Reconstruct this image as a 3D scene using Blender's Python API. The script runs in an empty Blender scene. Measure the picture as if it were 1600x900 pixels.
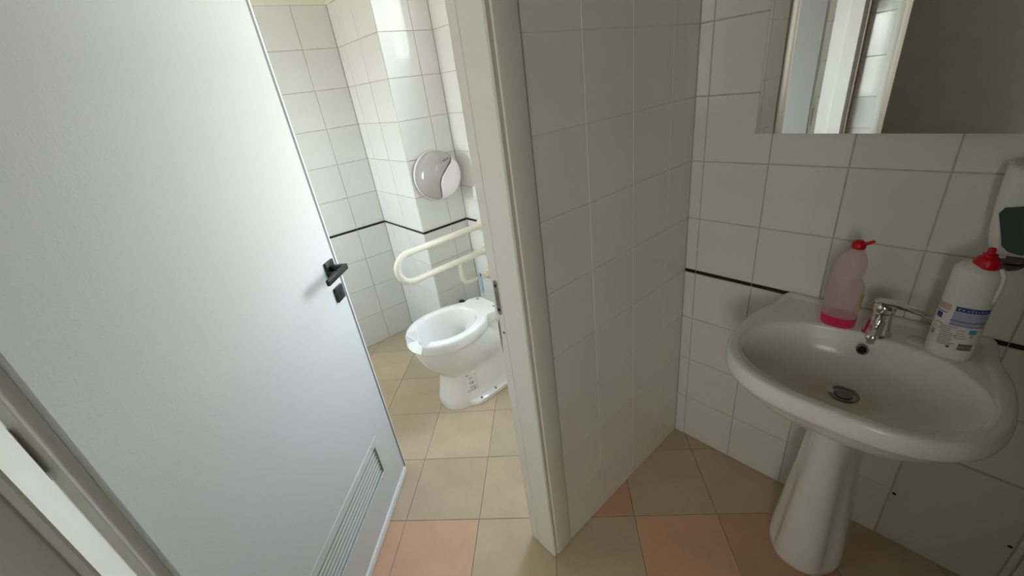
import bpy, bmesh, math, random
from mathutils import Vector, Matrix, noise
random.seed(7)
SC = bpy.context.scene
COL = SC.collection
PI = math.pi

# ------------------------------------------------------------------ camera
R = [[0.72795, -0.67461, -0.12222], [-0.37892, -0.24662, -0.89197], [0.57159, 0.69562, -0.43516]]
cam_data = bpy.data.cameras.new('camera')
cam = bpy.data.objects.new('camera', cam_data)
COL.objects.link(cam)
_r, _d, _f = (Vector(v).normalized() for v in R)
_m = Matrix.Identity(4)
for i in range(3):
    _m[i][0], _m[i][1], _m[i][2] = _r[i], -_d[i], -_f[i]
_m.translation = (-1.3962, -0.6750, 1.5419)
cam.matrix_world = _m
cam_data.sensor_width = 36.0
cam_data.lens = 647.41 / 1600 * 36
cam_data.shift_x = -(804.34 - 800) / 1600
cam_data.shift_y = (442.25 - 450) / 1600
cam_data.clip_start = 0.02
SC.camera = cam

# ------------------------------------------------------------------ world, light, exposure
W = bpy.data.worlds.new('sky')
SC.world = W
W.use_nodes = True
nt = W.node_tree
nt.nodes.clear()
wo = nt.nodes.new('ShaderNodeOutputWorld')
bg = nt.nodes.new('ShaderNodeBackground')
tc = nt.nodes.new('ShaderNodeTexCoord')
sx = nt.nodes.new('ShaderNodeSeparateXYZ')
cr = nt.nodes.new('ShaderNodeValToRGB')
mr = nt.nodes.new('ShaderNodeMapRange')
mr.inputs['From Min'].default_value = -1
mr.inputs['From Max'].default_value = 1
e = cr.color_ramp.elements
e[0].position = 0.0; e[0].color = (.42, .42, .38, 1)
e[1].position = 1.0; e[1].color = (.55, .72, 1, 1)
for p_, c_ in ((.49, (.45, .45, .41, 1)), (.51, (.95, .96, .95, 1)), (.7, (.80, .90, 1, 1))):
    k = e.new(p_); k.color = c_
nt.links.new(tc.outputs['Generated'], sx.inputs[0])
nt.links.new(sx.outputs['Z'], mr.inputs['Value'])
nt.links.new(mr.outputs[0], cr.inputs[0])
nt.links.new(cr.outputs[0], bg.inputs['Color'])
bg.inputs['Strength'].default_value = 10.8
nt.links.new(bg.outputs[0], wo.inputs['Surface'])
W.cycles.sampling_method = 'AUTOMATIC'

SC.view_settings.view_transform = 'Standard'
SC.view_settings.look = 'None'
SC.view_settings.gamma = 1
SC.view_settings.use_curve_mapping = False
SC.view_settings.exposure = 1.5
SC.cycles.max_bounces = 14
SC.cycles.diffuse_bounces = 9
SC.cycles.glossy_bounces = 5
SC.cycles.transmission_bounces = 8
SC.cycles.transparent_max_bounces = 10


def portal(name, loc, rot, sx_, sy_):
    l = bpy.data.lights.new(name, 'AREA')
    l.shape = 'RECTANGLE'; l.size = sx_; l.size_y = sy_
    l.cycles.is_portal = True
    o = bpy.data.objects.new(name, l); COL.objects.link(o)
    o.location = loc; o.rotation_euler = rot
    return o


# window 1, in the right wall of the toilet room, hidden by the partition
W1 = dict(y0=.28, y1=.72, z0=1.02, z1=1.72)
W4 = dict(y0=.80, y1=1.11, z0=1.70, z1=2.40)      # its narrow fanlight, higher up
W2 = dict(y0=1.34, y1=1.75, z0=1.0, z1=1.88)      # window 2, in the left wall of the toilet room
XL = -1.86            # left wall of the toilet room
portal('window_portal', (.10, (W1['y0'] + W1['y1']) / 2, (W1['z0'] + W1['z1']) / 2), (0, math.radians(90), 0), W1['z1'] - W1['z0'], W1['y1'] - W1['y0'])

portal('window_portal', (.10, (W4['y0'] + W4['y1']) / 2, (W4['z0'] + W4['z1']) / 2), (0, math.radians(90), 0), W4['z1'] - W4['z0'], W4['y1'] - W4['y0'])
portal('window_portal', (XL - .10, (W2['y0'] + W2['y1']) / 2, (W2['z0'] + W2['z1']) / 2), (0, math.radians(-90), 0), W2['z1'] - W2['z0'], W2['y1'] - W2['y0'])
# made-up corridor window, unseen: a warm area lamp added to brighten the washroom
W3 = dict(y0=-2.08, y1=-1.02, z0=1.05, z1=2.15)
_l = bpy.data.lights.new('washroom_fill', 'AREA')
_l.shape = 'RECTANGLE'; _l.size = W3['z1'] - W3['z0']; _l.size_y = W3['y1'] - W3['y0']
_l.energy = 13.5; _l.color = (1, .93, .80)
_o = bpy.data.objects.new('washroom_fill', _l); COL.objects.link(_o)
_o.location = (-3.20, (W3['y0'] + W3['y1']) / 2, (W3['z0'] + W3['z1']) / 2); _o.rotation_euler = (0, math.radians(-90), 0)

# ------------------------------------------------------------------ materials
def mat(name, col, rough=.5, metal=0, var=0, vscale=6, bump=0, bscale=60, coat=0, spec=.5, trans=0, ior=1.45):
    m = bpy.data.materials.new(name)
    m.use_nodes = True
    t = m.node_tree
    b = t.nodes['Principled BSDF']
    b.inputs['Base Color'].default_value = (*col, 1)
    b.inputs['Roughness'].default_value = rough
    b.inputs['Metallic'].default_value = metal
    b.inputs['Coat Weight'].default_value = coat
    b.inputs['Coat Roughness'].default_value = .05
    b.inputs['Specular IOR Level'].default_value = spec
    b.inputs['Transmission Weight'].default_value = trans
    b.inputs['IOR'].default_value = ior
    co = t.nodes.new('ShaderNodeTexCoord')
    if var:
        n = t.nodes.new('ShaderNodeTexNoise')
        n.inputs['Scale'].default_value = vscale
        n.inputs['Detail'].default_value = 5
        r = t.nodes.new('ShaderNodeValToRGB')
        r.color_ramp.elements[0].position = .3
        r.color_ramp.elements[1].position = .7
        r.color_ramp.elements[0].color = (*[c * (1 - var) for c in col], 1)
        r.color_ramp.elements[1].color = (*[min(1, c * (1 + var)) for c in col], 1)
        t.links.new(co.outputs['Object'], n.inputs['Vector'])
        t.links.new(n.outputs['Fac'], r.inputs[0])
        t.links.new(r.outputs[0], b.inputs['Base Color'])
    if bump:
        n2 = t.nodes.new('ShaderNodeTexNoise')
        n2.inputs['Scale'].default_value = bscale
        bp = t.nodes.new('ShaderNodeBump')
        bp.inputs['Strength'].default_value = bump
        bp.inputs['Distance'].default_value = .002
        t.links.new(co.outputs['Object'], n2.inputs['Vector'])
        t.links.new(n2.outputs['Fac'], bp.inputs['Height'])
        t.links.new(bp.outputs[0], b.inputs['Normal'])
    return m


def clear_mat(name, col, opacity, rough=.1, transl=.3):
    """thin translucent plastic or glass: part see-through, part scattering"""
    m = bpy.data.materials.new(name)
    m.use_nodes = True
    t = m.node_tree
    t.nodes.clear()
    out = t.nodes.new('ShaderNodeOutputMaterial')
    tr = t.nodes.new('ShaderNodeBsdfTransparent'); tr.inputs[0].default_value = (*[.5 + .5 * c for c in col], 1)
    p = t.nodes.new('ShaderNodeBsdfPrincipled'); p.inputs['Base Color'].default_value = (*col, 1); p.inputs['Roughness'].default_value = rough
    tl = t.nodes.new('ShaderNodeBsdfTranslucent'); tl.inputs[0].default_value = (*col, 1)
    m1 = t.nodes.new('ShaderNodeMixShader'); m1.inputs[0].default_value = transl
    m2 = t.nodes.new('ShaderNodeMixShader'); m2.inputs[0].default_value = opacity
    t.links.new(p.outputs[0], m1.inputs[1]); t.links.new(tl.outputs[0], m1.inputs[2])
    t.links.new(tr.outputs[0], m2.inputs[1]); t.links.new(m1.outputs[0], m2.inputs[2])
    t.links.new(m2.outputs[0], out.inputs[0])
    return m


M = dict(
    tile=mat('white_glazed_tile', (.76, .76, .73), .10, var=.03, vscale=3, bump=.04, bscale=9),
    tile_dim=mat('cream_glazed_tile', (.74, .73, .68), .10, var=.02, vscale=3, bump=.04, bscale=9),
    grout=mat('grey_grout', (.50, .48, .44), .9, var=.15, vscale=30),
    grout_pale=mat('pale_grout', (.76, .75, .70), .9, var=.1, vscale=30),
    grout_floor=mat('floor_grout', (.30, .26, .21), .95, var=.35, vscale=14),
    strip=mat('black_listello', (.012, .008, .008), .25),
    plaster=mat('cream_plaster', (.80, .77, .66), .85, bump=.2, bscale=90),
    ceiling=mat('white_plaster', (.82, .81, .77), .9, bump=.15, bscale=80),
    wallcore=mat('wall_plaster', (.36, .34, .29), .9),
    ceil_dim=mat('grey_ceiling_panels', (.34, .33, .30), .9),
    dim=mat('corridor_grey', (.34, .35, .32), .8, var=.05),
    beige=mat('beige_floor_tile', (.56, .45, .315), .55, var=.07, vscale=7, bump=.25, bscale=120, spec=.22),
    beige2=mat('grey_beige_floor_tile', (.52, .435, .305), .55, var=.07, vscale=6, bump=.25, bscale=120, spec=.22),
    beige3=mat('warm_beige_floor_tile', (.58, .465, .32), .55, var=.07, vscale=8, bump=.25, bscale=120, spec=.22),
    pink=mat('pink_floor_tile', (.68, .43, .295), .55, var=.07, vscale=7, bump=.25, bscale=120, spec=.22),
    pink2=mat('terracotta_floor_tile', (.58, .36, .24), .55, var=.07, vscale=7, bump=.25, bscale=120, spec=.22),
    door=mat('white_door_laminate', (.625, .63, .62), .60, bump=.12, bscale=160, spec=.3),
    frame=mat('white_frame_paint', (.74, .73, .67), .40, var=.02, vscale=4, bump=.06, bscale=40),
    edge=mat('white_edge', (.82, .82, .80), .35),
    hinge=mat('grey_hinge', (.66, .66, .62), .45),
    seal=mat('grey_seal', (.16, .16, .17), .6),
    black=mat('matt_black_metal', (.012, .012, .014), .35, metal=.2),
    vent=mat('vent_plastic', (.60, .62, .58), .45),
    dark=mat('dark_void', (.015, .015, .014), .8),
    ceramic=mat('white_porcelain', (.84, .84, .81), .08, coat=.5),
    basin=None,
    ivory=mat('ivory_bar_plastic', (.84, .79, .66), .25, coat=.3),
    white=mat('white_plastic', (.82, .80, .80), .25),
    grey_clear=mat('smoked_plastic', (.40, .38, .36), .12, coat=.4),
    chrome=mat('chrome', (.80, .80, .80), .06, metal=1),
    steel=mat('dull_steel', (.28, .265, .24), .30, metal=1),
    red=mat('red_cap_plastic', (.62, .004, .012), .35),
    pinkliq=mat('pink_detergent', (.78, .03, .14), .12, coat=.2),
    bottle_clear=clear_mat('milky_plastic', (.90, .80, .80), .50, .3, .45),
    bottle_white=mat('white_bottle_plastic', (.80, .79, .74), .32),
    blue=mat('blue_print', (.03, .07, .30), .5),
    lilac=mat('lilac_print', (.42, .43, .62), .5),
    cyan=mat('cyan_print', (.06, .36, .62), .5),
    greyprint=mat('grey_print', (.40, .39, .35), .6),
    darkprint=mat('dark_grey_print', (.20, .19, .17), .6),
    blackprint=mat('black_print', (.02, .02, .02), .6),
    rose=mat('faded_red_print', (.60, .42, .38), .6),
    paper=mat('white_label_paper', (.78, .77, .73), .55),
    yellow=mat('yellow_label', (.70, .48, .02), .5),
    teal=mat('dark_teal_plastic', (.045, .085, .09), .18, coat=.4),
    smoke=mat('smoky_grey_plastic', (.10, .10, .095), .25),
    skyblue=mat('pale_blue_plastic', (.48, .58, .72), .3),
    mirror=mat('mirror_silver', (.90, .91, .89), .015, metal=1),
    glass=clear_mat('window_glass', (.95, .97, .97), .06, .02, 0),
    panel=mat('access_panel_paint', (.66, .66, .60), .35, var=.03, bump=.05, bscale=30),
    logoink=mat('blue_grey_ink', (.10, .11, .15), .5),
    brown=mat('dark_brown_wood', (.05, .03, .018), .5),
)


def stained_basin():
    m = mat('stained_porcelain', (.84, .84, .81), .24, coat=.1)
    t = m.node_tree
    b = t.nodes['Principled BSDF']
    g = t.nodes.new('ShaderNodeTexCoord')
    vm = t.nodes.new('ShaderNodeVectorMath'); vm.operation = 'DISTANCE'
    vm.inputs[1].default_value = (-.29, 0, .715)
    mp = t.nodes.new('ShaderNodeMapping'); mp.inputs['Scale'].default_value = (1, .62, 1)
    n = t.nodes.new('ShaderNodeTexNoise'); n.inputs['Scale'].default_value = 9; n.inputs['Detail'].default_value = 6
    ad = t.nodes.new('ShaderNodeMath'); ad.operation = 'MULTIPLY_ADD'; ad.inputs[1].default_value = .11
    r = t.nodes.new('ShaderNodeValToRGB')
    r.color_ramp.elements[0].position = .05; r.color_ramp.elements[0].color = (.72, .65, .52, 1)
    r.color_ramp.elements[1].position = .12; r.color_ramp.elements[1].color = (.84, .84, .81, 1)
    q = r.color_ramp.elements.new(.07); q.color = (.79, .75, .66, 1)
    t.links.new(g.outputs['Object'], mp.inputs[0]); t.links.new(mp.outputs[0], vm.inputs[0])
    t.links.new(g.outputs['Object'], n.inputs['Vector'])
    t.links.new(n.outputs['Fac'], ad.inputs[0]); t.links.new(vm.outputs['Value'], ad.inputs[2])
    sb = t.nodes.new('ShaderNodeMath'); sb.operation = 'SUBTRACT'; sb.inputs[1].default_value = .045
    t.links.new(ad.outputs[0], sb.inputs[0]); t.links.new(sb.outputs[0], r.inputs[0])
    t.links.new(r.outputs[0], b.inputs['Base Color'])
    return m


M['basin'] = stained_basin()


# ------------------------------------------------------------------ helpers
def tag(o, label=None, cat=None, group=None, kind=None):
    if label: o['label'] = label
    if cat: o['category'] = cat
    if group: o['group'] = group
    if kind: o['kind'] = kind
    return o


def empty(name, loc=(0, 0, 0), rz=0):
    o = bpy.data.objects.new(name, None)
    COL.objects.link(o)
    o.location = loc; o.rotation_euler = (0, 0, rz)
    o.empty_display_size = .1
    return o


def link(name, me, m, parent=None):
    o = bpy.data.objects.new(name, me)
    COL.objects.link(o)
    if m and not me.materials: me.materials.append(m)
    if parent: o.parent = parent
    return o


def smooth(me, deg=40):
    me.polygons.foreach_set('use_smooth', [True] * len(me.polygons))
    try: me.set_sharp_from_angle(angle=math.radians(deg))
    except Exception: pass


def build(name, bm, m, parent=None, sm=True, deg=40):
    bmesh.ops.recalc_face_normals(bm, faces=bm.faces)
    me = bpy.data.meshes.new(name)
    bm.to_mesh(me); bm.free()
    if sm: smooth(me, deg)
    return link(name, me, m, parent)


def add_box(bm, c, s, bevel=0, seg=2, mtx=None):
    r = bmesh.ops.create_cube(bm, size=1)
    vs = r['verts']
    bmesh.ops.scale(bm, vec=s, verts=vs)
    if bevel:
        es = list({e_ for v in vs for e_ in v.link_edges})
        rb = bmesh.ops.bevel(bm, geom=es, offset=bevel, segments=seg, profile=.5, affect='EDGES')
        vs = list({v for f in rb['faces'] for v in f.verts} | {v for v in vs if v.is_valid})
    bmesh.ops.translate(bm, vec=c, verts=vs)
    if mtx is not None: bmesh.ops.transform(bm, matrix=mtx, verts=vs)
    return vs


def box(name, lo, hi, m, parent=None, bevel=0, seg=2):
    bm = bmesh.new()
    c = [(a + b) / 2 for a, b in zip(lo, hi)]
    add_box(bm, c, [abs(b - a) for a, b in zip(lo, hi)], bevel, seg)
    return build(name, bm, m, parent)


def add_loft(bm, rings, cap0=True, cap1=True, closed=True):
    V = [[bm.verts.new(p) for p in r] for r in rings]
    n = len(V[0])
    for a, b in zip(V, V[1:]):
        for i in range(n if closed else n - 1):
            j = (i + 1) % n
            bm.faces.new((a[i], a[j], b[j], b[i]))
    if cap0: bm.faces.new(V[0][::-1])
    if cap1: bm.faces.new(V[-1])
    return V


def add_lathe(bm, prof, n=32, c=(0, 0, 0), sx_=1, sy_=1, mtx=None, cap0=True, cap1=True):
    rings = []
    for r, z in prof:
        ring = [Vector((c[0] + r * sx_ * math.cos(2 * PI * i / n), c[1] + r * sy_ * math.sin(2 * PI * i / n), c[2] + z)) for i in range(n)]
        if mtx is not None: ring = [mtx @ p for p in ring]
        rings.append(ring)
    return add_loft(bm, rings, cap0, cap1)


def add_tube(bm, path, r, n=16, cap=True):
    path = [Vector(p) for p in path]
    rings = []
    up = None
    for i, p in enumerate(path):
        t = (path[min(i + 1, len(path) - 1)] - path[max(i - 1, 0)]).normalized()
        if up is None:
            up = t.orthogonal().normalized()
        up = (up - t * up.dot(t)).normalized()
        s = t.cross(up)
        rr = r[i] if isinstance(r, (list, tuple)) else r
        rings.append([p + (up * math.cos(2 * PI * k / n) + s * math.sin(2 * PI * k / n)) * rr for k in range(n)])
    return add_loft(bm, rings, cap, cap)


def add_prism(bm, pts, d, bevel=0):
    """closed outline (list of Vectors) pushed along vector d"""
    d = Vector(d)
    a = [Vector(p) for p in pts]
    return add_loft(bm, [a, [p + d for p in a]])


def polar_ring(ctrl, z, n, c, xmax=None):
    """closed Catmull-Rom outline through ctrl points, resampled by angle about c"""
    P = [Vector((p[0], p[1])) for p in ctrl]
    L = len(P)
    dense = []
    for i in range(L):
        p0, p1, p2, p3 = P[i - 1], P[i], P[(i + 1) % L], P[(i + 2) % L]
        for k in range(24):
            t = k / 24
            dense.append(.5 * ((2 * p1) + (p2 - p0) * t + (2 * p0 - 5 * p1 + 4 * p2 - p3) * t * t + (3 * p1 - p0 - 3 * p2 + p3) * t ** 3))
    cc = Vector(c)
    ang = sorted((math.atan2((q - cc).y, (q - cc).x), (q - cc).length) for q in dense)
    out = []
    for i in range(n):
        a = -PI + 2 * PI * (i + .5) / n
        lo = hi = None
        for j in range(len(ang)):
            if ang[j][0] >= a:
                hi = ang[j]; lo = ang[j - 1] if j else (ang[-1][0] - 2 * PI, ang[-1][1]); break
        if hi is None:
            lo = ang[-1]; hi = (ang[0][0] + 2 * PI, ang[0][1])
        f = (a - lo[0]) / max(1e-9, hi[0] - lo[0])
        rad = lo[1] + (hi[1] - lo[1]) * f
        x = cc.x + rad * math.cos(a); y = cc.y + rad * math.sin(a)
        if xmax is not None: x = min(x, xmax)
        out.append(Vector((x, y, z)))
    return out


def text_obj(name, s, size, m, parent, mtx):
    cu = bpy.data.curves.new(name, 'FONT')
    cu.body = s; cu.size = size; cu.align_x = 'CENTER'; cu.align_y = 'CENTER'; cu.extrude = .0002
    o = bpy.data.objects.new(name, cu)
    COL.objects.link(o)
    cu.materials.append(m)
    dg = bpy.context.evaluated_depsgraph_get()
    me = bpy.data.meshes.new_from_object(o.evaluated_get(dg))
    bpy.data.objects.remove(o)
    o = link(name, me, m)
    o.parent = parent
    o.matrix_local = mtx
    return o


# ------------------------------------------------------------------ tiles
TILE_MESH = {}
TT = .006   # tile thickness


def tile_mesh(w, h, m):
    key = (round(w, 4), round(h, 4), m.name)
    if key not in TILE_MESH:
        c = .0012
        a, b = w / 2, h / 2
        lo = [(-a, 0, -b), (a, 0, -b), (a, 0, b), (-a, 0, b)]
        mid = [(x, TT - c, z) for x, _, z in lo]
        hi = [(x - math.copysign(c, x), TT, z - math.copysign(c, z)) for x, _, z in lo]
        v = lo + mid + hi
        f = [(8, 9, 10, 11)]
        for k in range(4):
            j = (k + 1) % 4
            f += [(k, j, 4 + j, 4 + k), (4 + k, 4 + j, 8 + j, 8 + k)]
        me = bpy.data.meshes.new('tile')
        me.from_pydata(v, [], f)
        bm = bmesh.new(); bm.from_mesh(me); bmesh.ops.recalc_face_normals(bm, faces=bm.faces)
        # open backed: make sure the big face points along +y
        big = max(bm.faces, key=lambda q: q.calc_area())
        if big.normal.y < 0: bmesh.ops.reverse_faces(bm, faces=bm.faces)
        bm.to_mesh(me); bm.free()
        me.materials.append(m)
        TILE_MESH[key] = me
    return TILE_MESH[key]


def tile_wall(parent, org, u, n, uc, zc, m, gap=.003, skip=(), name='tile', jitter=.0016, cut=True):
    """tiles between the cuts uc (along u) and zc on the plane through org; n = outward normal; face ends TT-.001 proud... seated so the glaze lies on the plane"""
    u = Vector(u).normalized(); n = Vector(n).normalized(); org = Vector(org)
    xax = u if u.cross(n).z > 0 or True else -u
    cells = [(a, b, c, d) for a, b in zip(uc, uc[1:]) for c, d in zip(zc, zc[1:]) if d - c >= .03]
    for s in skip:          # tiles that meet an opening are cut to fit round it
        out = []
        for a, b, c, d in cells:
            if s[0] < b - .004 and s[1] > a + .004 and s[2] < d - .004 and s[3] > c + .004:
                if cut:
                    a2, b2 = max(a, s[0]), min(b, s[1])
                    out += [q for q in ((a, s[0], c, d), (s[1], b, c, d), (a2, b2, c, s[2]), (a2, b2, s[3], d)) if q[1] - q[0] > .012 and q[3] - q[2] > .012]
            else:
                out.append((a, b, c, d))
        cells = out
    if True:
        for a, b, c, d in cells:
            cu, cz = (a + b) / 2, (c + d) / 2
            o = link(name, tile_mesh(b - a - gap, d - c - gap, m), None, parent)
            p = org + u * cu + Vector((0, 0, cz)) - n * (TT - .0005)
            # local x -> cross so that x,y,z right handed: x = n x z
            xx = n.cross(Vector((0, 0, 1))) ; 
            mt = Matrix((( xx.x, n.x, 0, p.x), (xx.y, n.y, 0, p.y), (xx.z, n.z, 1, p.z), (0, 0, 0, 1)))
            mt = mt @ Matrix.Rotation(random.uniform(-jitter, jitter), 4, 'X') @ Matrix.Rotation(random.uniform(-jitter, jitter), 4, 'Z')
            o.matrix_local = mt


def strip_row(parent, org, u, n, uc, z0, z1, skip=(), gap=.003):
    u = Vector(u).normalized(); n = Vector(n).normalized(); org = Vector(org)
    for a, b in zip(uc, uc[1:]):
        if any(s[0] < b - .004 and s[1] > a + .004 and s[2] < z1 and s[3] > z0 for s in skip): continue
        o = link('border_strip', tile_mesh(b - a - gap * .6, z1 - z0 - .0005, M['strip']), None, parent)
        p = org + u * ((a + b) / 2) + Vector((0, 0, (z0 + z1) / 2)) - n * (TT - .0008)
        xx = n.cross(Vector((0, 0, 1)))
        o.matrix_local = Matrix(((xx.x, n.x, 0, p.x), (xx.y, n.y, 0, p.y), (xx.z, n.z, 1, p.z), (0, 0, 0, 1)))


ZLOW = [.001, .2178, .42, .6178, .8140]
ZHIGH = [.8275] + [.8267 + .2 * k for k in range(1, 7)]      # up to 2.0267
ZB = (.8145, .8270)
ZT = ZHIGH[-1]
G = .0018                                                    # grout lies this far behind the glaze
CEIL = 2.72


def slab(name, lo, hi, m, holes=()):
    """box wall; holes = (axis of thickness, lo2, hi2) rectangular openings cut by building boxes round them"""
    bm = bmesh.new()
    if not holes:
        add_box(bm, [(a + b) / 2 for a, b in zip(lo, hi)], [b - a for a, b in zip(lo, hi)])
    else:
        ax, h0, h1 = holes
        o = 1 - ax      # the horizontal axis along the wall
        def seg(s0, s1, z0, z1):
            if s1 - s0 < 1e-4 or z1 - z0 < 1e-4: return
            l = list(lo); h = list(hi)
            l[o], h[o], l[2], h[2] = s0, s1, z0, z1
            add_box(bm, [(a + b) / 2 for a, b in zip(l, h)], [b - a for a, b in zip(l, h)])
        seg(lo[o], h0[0], lo[2], hi[2]); seg(h1[0], hi[o], lo[2], hi[2])
        seg(h0[0], h1[0], lo[2], h0[1]); seg(h0[0], h1[0], h1[1], hi[2])
    ob = build(name, bm, m, None, sm=False)
    return ob


def plaster_band(parent, lo, hi):
    return box('plaster_band', lo, hi, M['plaster'], parent)


# ---- wall_right: the wall of the washbasin, runs on behind the partition into the toilet room
SU = [.001, .0423] + [.0423 + .1949 * k for k in range(1, 12)]
wrb = bmesh.new()
for y0, y1, z0, z1 in ((-2.1, W1['y0'], 0, CEIL), (W1['y0'], W1['y1'], 0, W1['z0']), (W1['y0'], W1['y1'], W1['z1'], CEIL), (W1['y1'], W4['y0'], 0, CEIL),
                       (W4['y0'], W4['y1'], 0, W4['z0']), (W4['y0'], W4['y1'], W4['z1'], CEIL), (W4['y1'], 1.42, 0, CEIL)):
    add_box(wrb, ((G + .16) / 2, (y0 + y1) / 2, (z0 + z1) / 2), (.16 - G, y1 - y0, z1 - z0))
wr = build('wall_right', wrb, M['grout'], None, sm=False)
tag(wr, 'white tiled wall behind the washbasin and the mirror, black border strip at mid height', 'wall', kind='structure')
panel_skip = (.729, .996, 0, .415)
below = [panel_skip]
tile_wall(wr, (0, 0, 0), (0, -1, 0), (-1, 0, 0), SU, ZLOW, M['tile'], skip=below, cut=False)
tile_wall(wr, (0, 0, 0), (0, -1, 0), (-1, 0, 0), SU, ZHIGH, M['tile'])
strip_row(wr, (0, 0, 0), (0, -1, 0), (-1, 0, 0), SU, *ZB)
# small cut pieces beside the access panel
tile_wall(wr, (0, 0, 0), (0, -1, 0), (-1, 0, 0), [.627, .7275], [.001, .2178, .42], M['tile'])
tile_wall(wr, (0, 0, 0), (0, -1, 0), (-1, 0, 0), [.9975, .9975 + .1949 - .178 + .0], [.001, .2178, .42], M['tile'])
CDY = 1.4022
DU = [.0005, .195 - .005] + [.19 + .195 * k for k in range(1, 6)] + [1.268]
wskip = [(CDY - w['y1'], CDY - w['y0'], w['z0'], w['z1']) for w in (W1, W4)]
for zc in (ZLOW, ZHIGH):
    tile_wall(wr, (0, CDY, 0), (0, -1, 0), (-1, 0, 0), DU, zc, M['tile'], skip=wskip)
strip_row(wr, (0, CDY, 0), (0, -1, 0), (-1, 0, 0), DU, *ZB, skip=wskip)
plaster_band(wr, (-.002, .17, ZT), (G, W4['y0'], CEIL)); plaster_band(wr, (-.002, W4['y1'], ZT), (G, 1.40, CEIL))
plaster_band(wr, (-.002, W4['y0'], W4['z1']), (G, W4['y1'], CEIL))
plaster_band(wr, (-.002, -2.0, ZT), (G, .0, CEIL))

# ---- partition between washroom and toilet, slightly out of square
PS = .0257
PA = math.atan(PS)
pu = Vector((-math.cos(PA), math.sin(PA), 0)); pn = Vector((-math.sin(PA), -math.cos(PA), 0))
JX = -.815             # right jamb, inner face
JL = -1.640            # left jamb, inner face
def py(x): return -PS * x


bm = bmesh.new()
def part_seg(x0, x1, z0, z1, t0=G, t1=.118):
    r = [Vector((x0, py(x0) + t0, z0)), Vector((x1, py(x1) + t0, z0)), Vector((x1, py(x1) * .0 + t1 + .012, z0)), Vector((x0, t1 + .012, z0))]
    add_loft(bm, [r, [p + Vector((0, 0, z1 - z0)) for p in r]])
part_seg(-.79, 0, 0, CEIL)
part_seg(-1.665, -.79, 2.10, CEIL)
part_seg(XL - .1, -1.665, 0, CEIL)
wp = build('wall_partition', bm, M['grout_pale'], None, sm=False)
tag(wp, 'plain cream tiled partition between the white door frame and the washbasin corner', 'wall', kind='structure')
PU = [.001] + [.1475 + .195 * k - .0 for k in range(0, 4)]
PU = [.001, .142, .337, .5365, .731]
PUe = [.001, .142, .337, .5365, .7315]
for zc in (ZLOW[:-1] + [.8207], [.8207] + ZHIGH[1:]):
    tile_wall(wp, (0, 0, 0), pu, pn, PUe, zc, M['tile_dim'], gap=.0008, jitter=.0008)
# tiles over the door head, and the toilet side of the partition
tile_wall(wp, (0, .1325, 0), (-1, 0, 0), (0, 1, 0), [.01, .2, .395, .59, .78], ZLOW[:-1] + [.8207], M['tile'])
tile_wall(wp, (0, .1325, 0), (-1, 0, 0), (0, 1, 0), [.01, .2, .395, .59, .78], [.8207] + ZHIGH[1:], M['tile'])
plaster_band(wp, (-.80, .005, ZT), (-.005, .022, CEIL)).location.y = -.004

# ---- toilet room back wall, column and rest
AS = .0778
BY = 1.4105; BX = -.3057; AX = -.3036; AY0 = 1.9043
au = Vector((-1, AS, 0)).normalized(); an = Vector((-AS, -1, 0)).normalized()
AYc = AY0 - AS * (AX + .29)
wb = bmesh.new()
r = [Vector((.1, AY0 - AS * .39 + G, 0)), Vector((.1, 2.15, 0)), Vector((XL - .12, 2.15, 0)), Vector((XL - .12, AY0 - AS * (XL - .12 + .29) + G, 0))]
add_loft(wb, [r, [p + Vector((0, 0, CEIL)) for p in r]])
wback = build('wall_back', wb, M['grout'], None, sm=False)
tag(wback, 'far white tiled wall of the toilet room beside the open door', 'wall', kind='structure')
AU = [.001, .187] + [.187 + .195 * k for k in range(1, 8)]
for zc in (ZLOW, ZHIGH):
    tile_wall(wback, (AX, AYc, 0), au, an, AU, zc, M['tile'])
strip_row(wback, (AX, AYc, 0), au, an, AU, *ZB)
rr = [Vector((AX, AYc, ZT)), Vector((XL, AYc - AS * (XL - AX), ZT))]
bmp = bmesh.new(); add_loft(bmp, [[rr[0] + an * .002, rr[1] + an * .002, rr[1] - an * .006, rr[0] - an * .006], [p + Vector((0, 0, CEIL - ZT)) for p in (rr[0] + an * .002, rr[1] + an * .002, rr[1] - an * .006, rr[0] - an * .006)]])
build('plaster_band', bmp, M['plaster'], wback, sm=False)

bmc = bmesh.new()
CDYs = CDY
c0 = Vector((BX + G, BY + G, 0)); c1 = Vector((G, CDYs + G, 0))
r = [c0, c1, Vector((G, 1.97, 0)), Vector((AX + G, 1.97, 0))]
add_loft(bmc, [r, [p + Vector((0, 0, CEIL)) for p in r]])
wc = build('wall_column', bmc, M['grout'], None, sm=False)
tag(wc, 'white tiled pipe column in the toilet room carrying the round paper dispenser', 'wall', kind='structure')
BU = [.001, .208, .40, AYc - BY]
bu = Vector((AX - BX, AYc - BY, 0)).normalized(); bn = Vector((-bu.y, bu.x, 0))
cu_ = (c1 - c0).normalized(); cn = Vector((cu_.y, -cu_.x, 0))
CU = [.001, .1925, .3055]
for zc in (ZLOW, ZHIGH):
    tile_wall(wc, (BX, BY, 0), bu, bn, BU, zc, M['tile'])
    tile_wall(wc, (BX, BY, 0), cu_, cn, CU, zc, M['tile'])
strip_row(wc, (BX, BY, 0), bu, bn, BU, *ZB)
strip_row(wc, (BX, BY, 0), cu_, cn, CU, *ZB)
bmp = bmesh.new()
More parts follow.
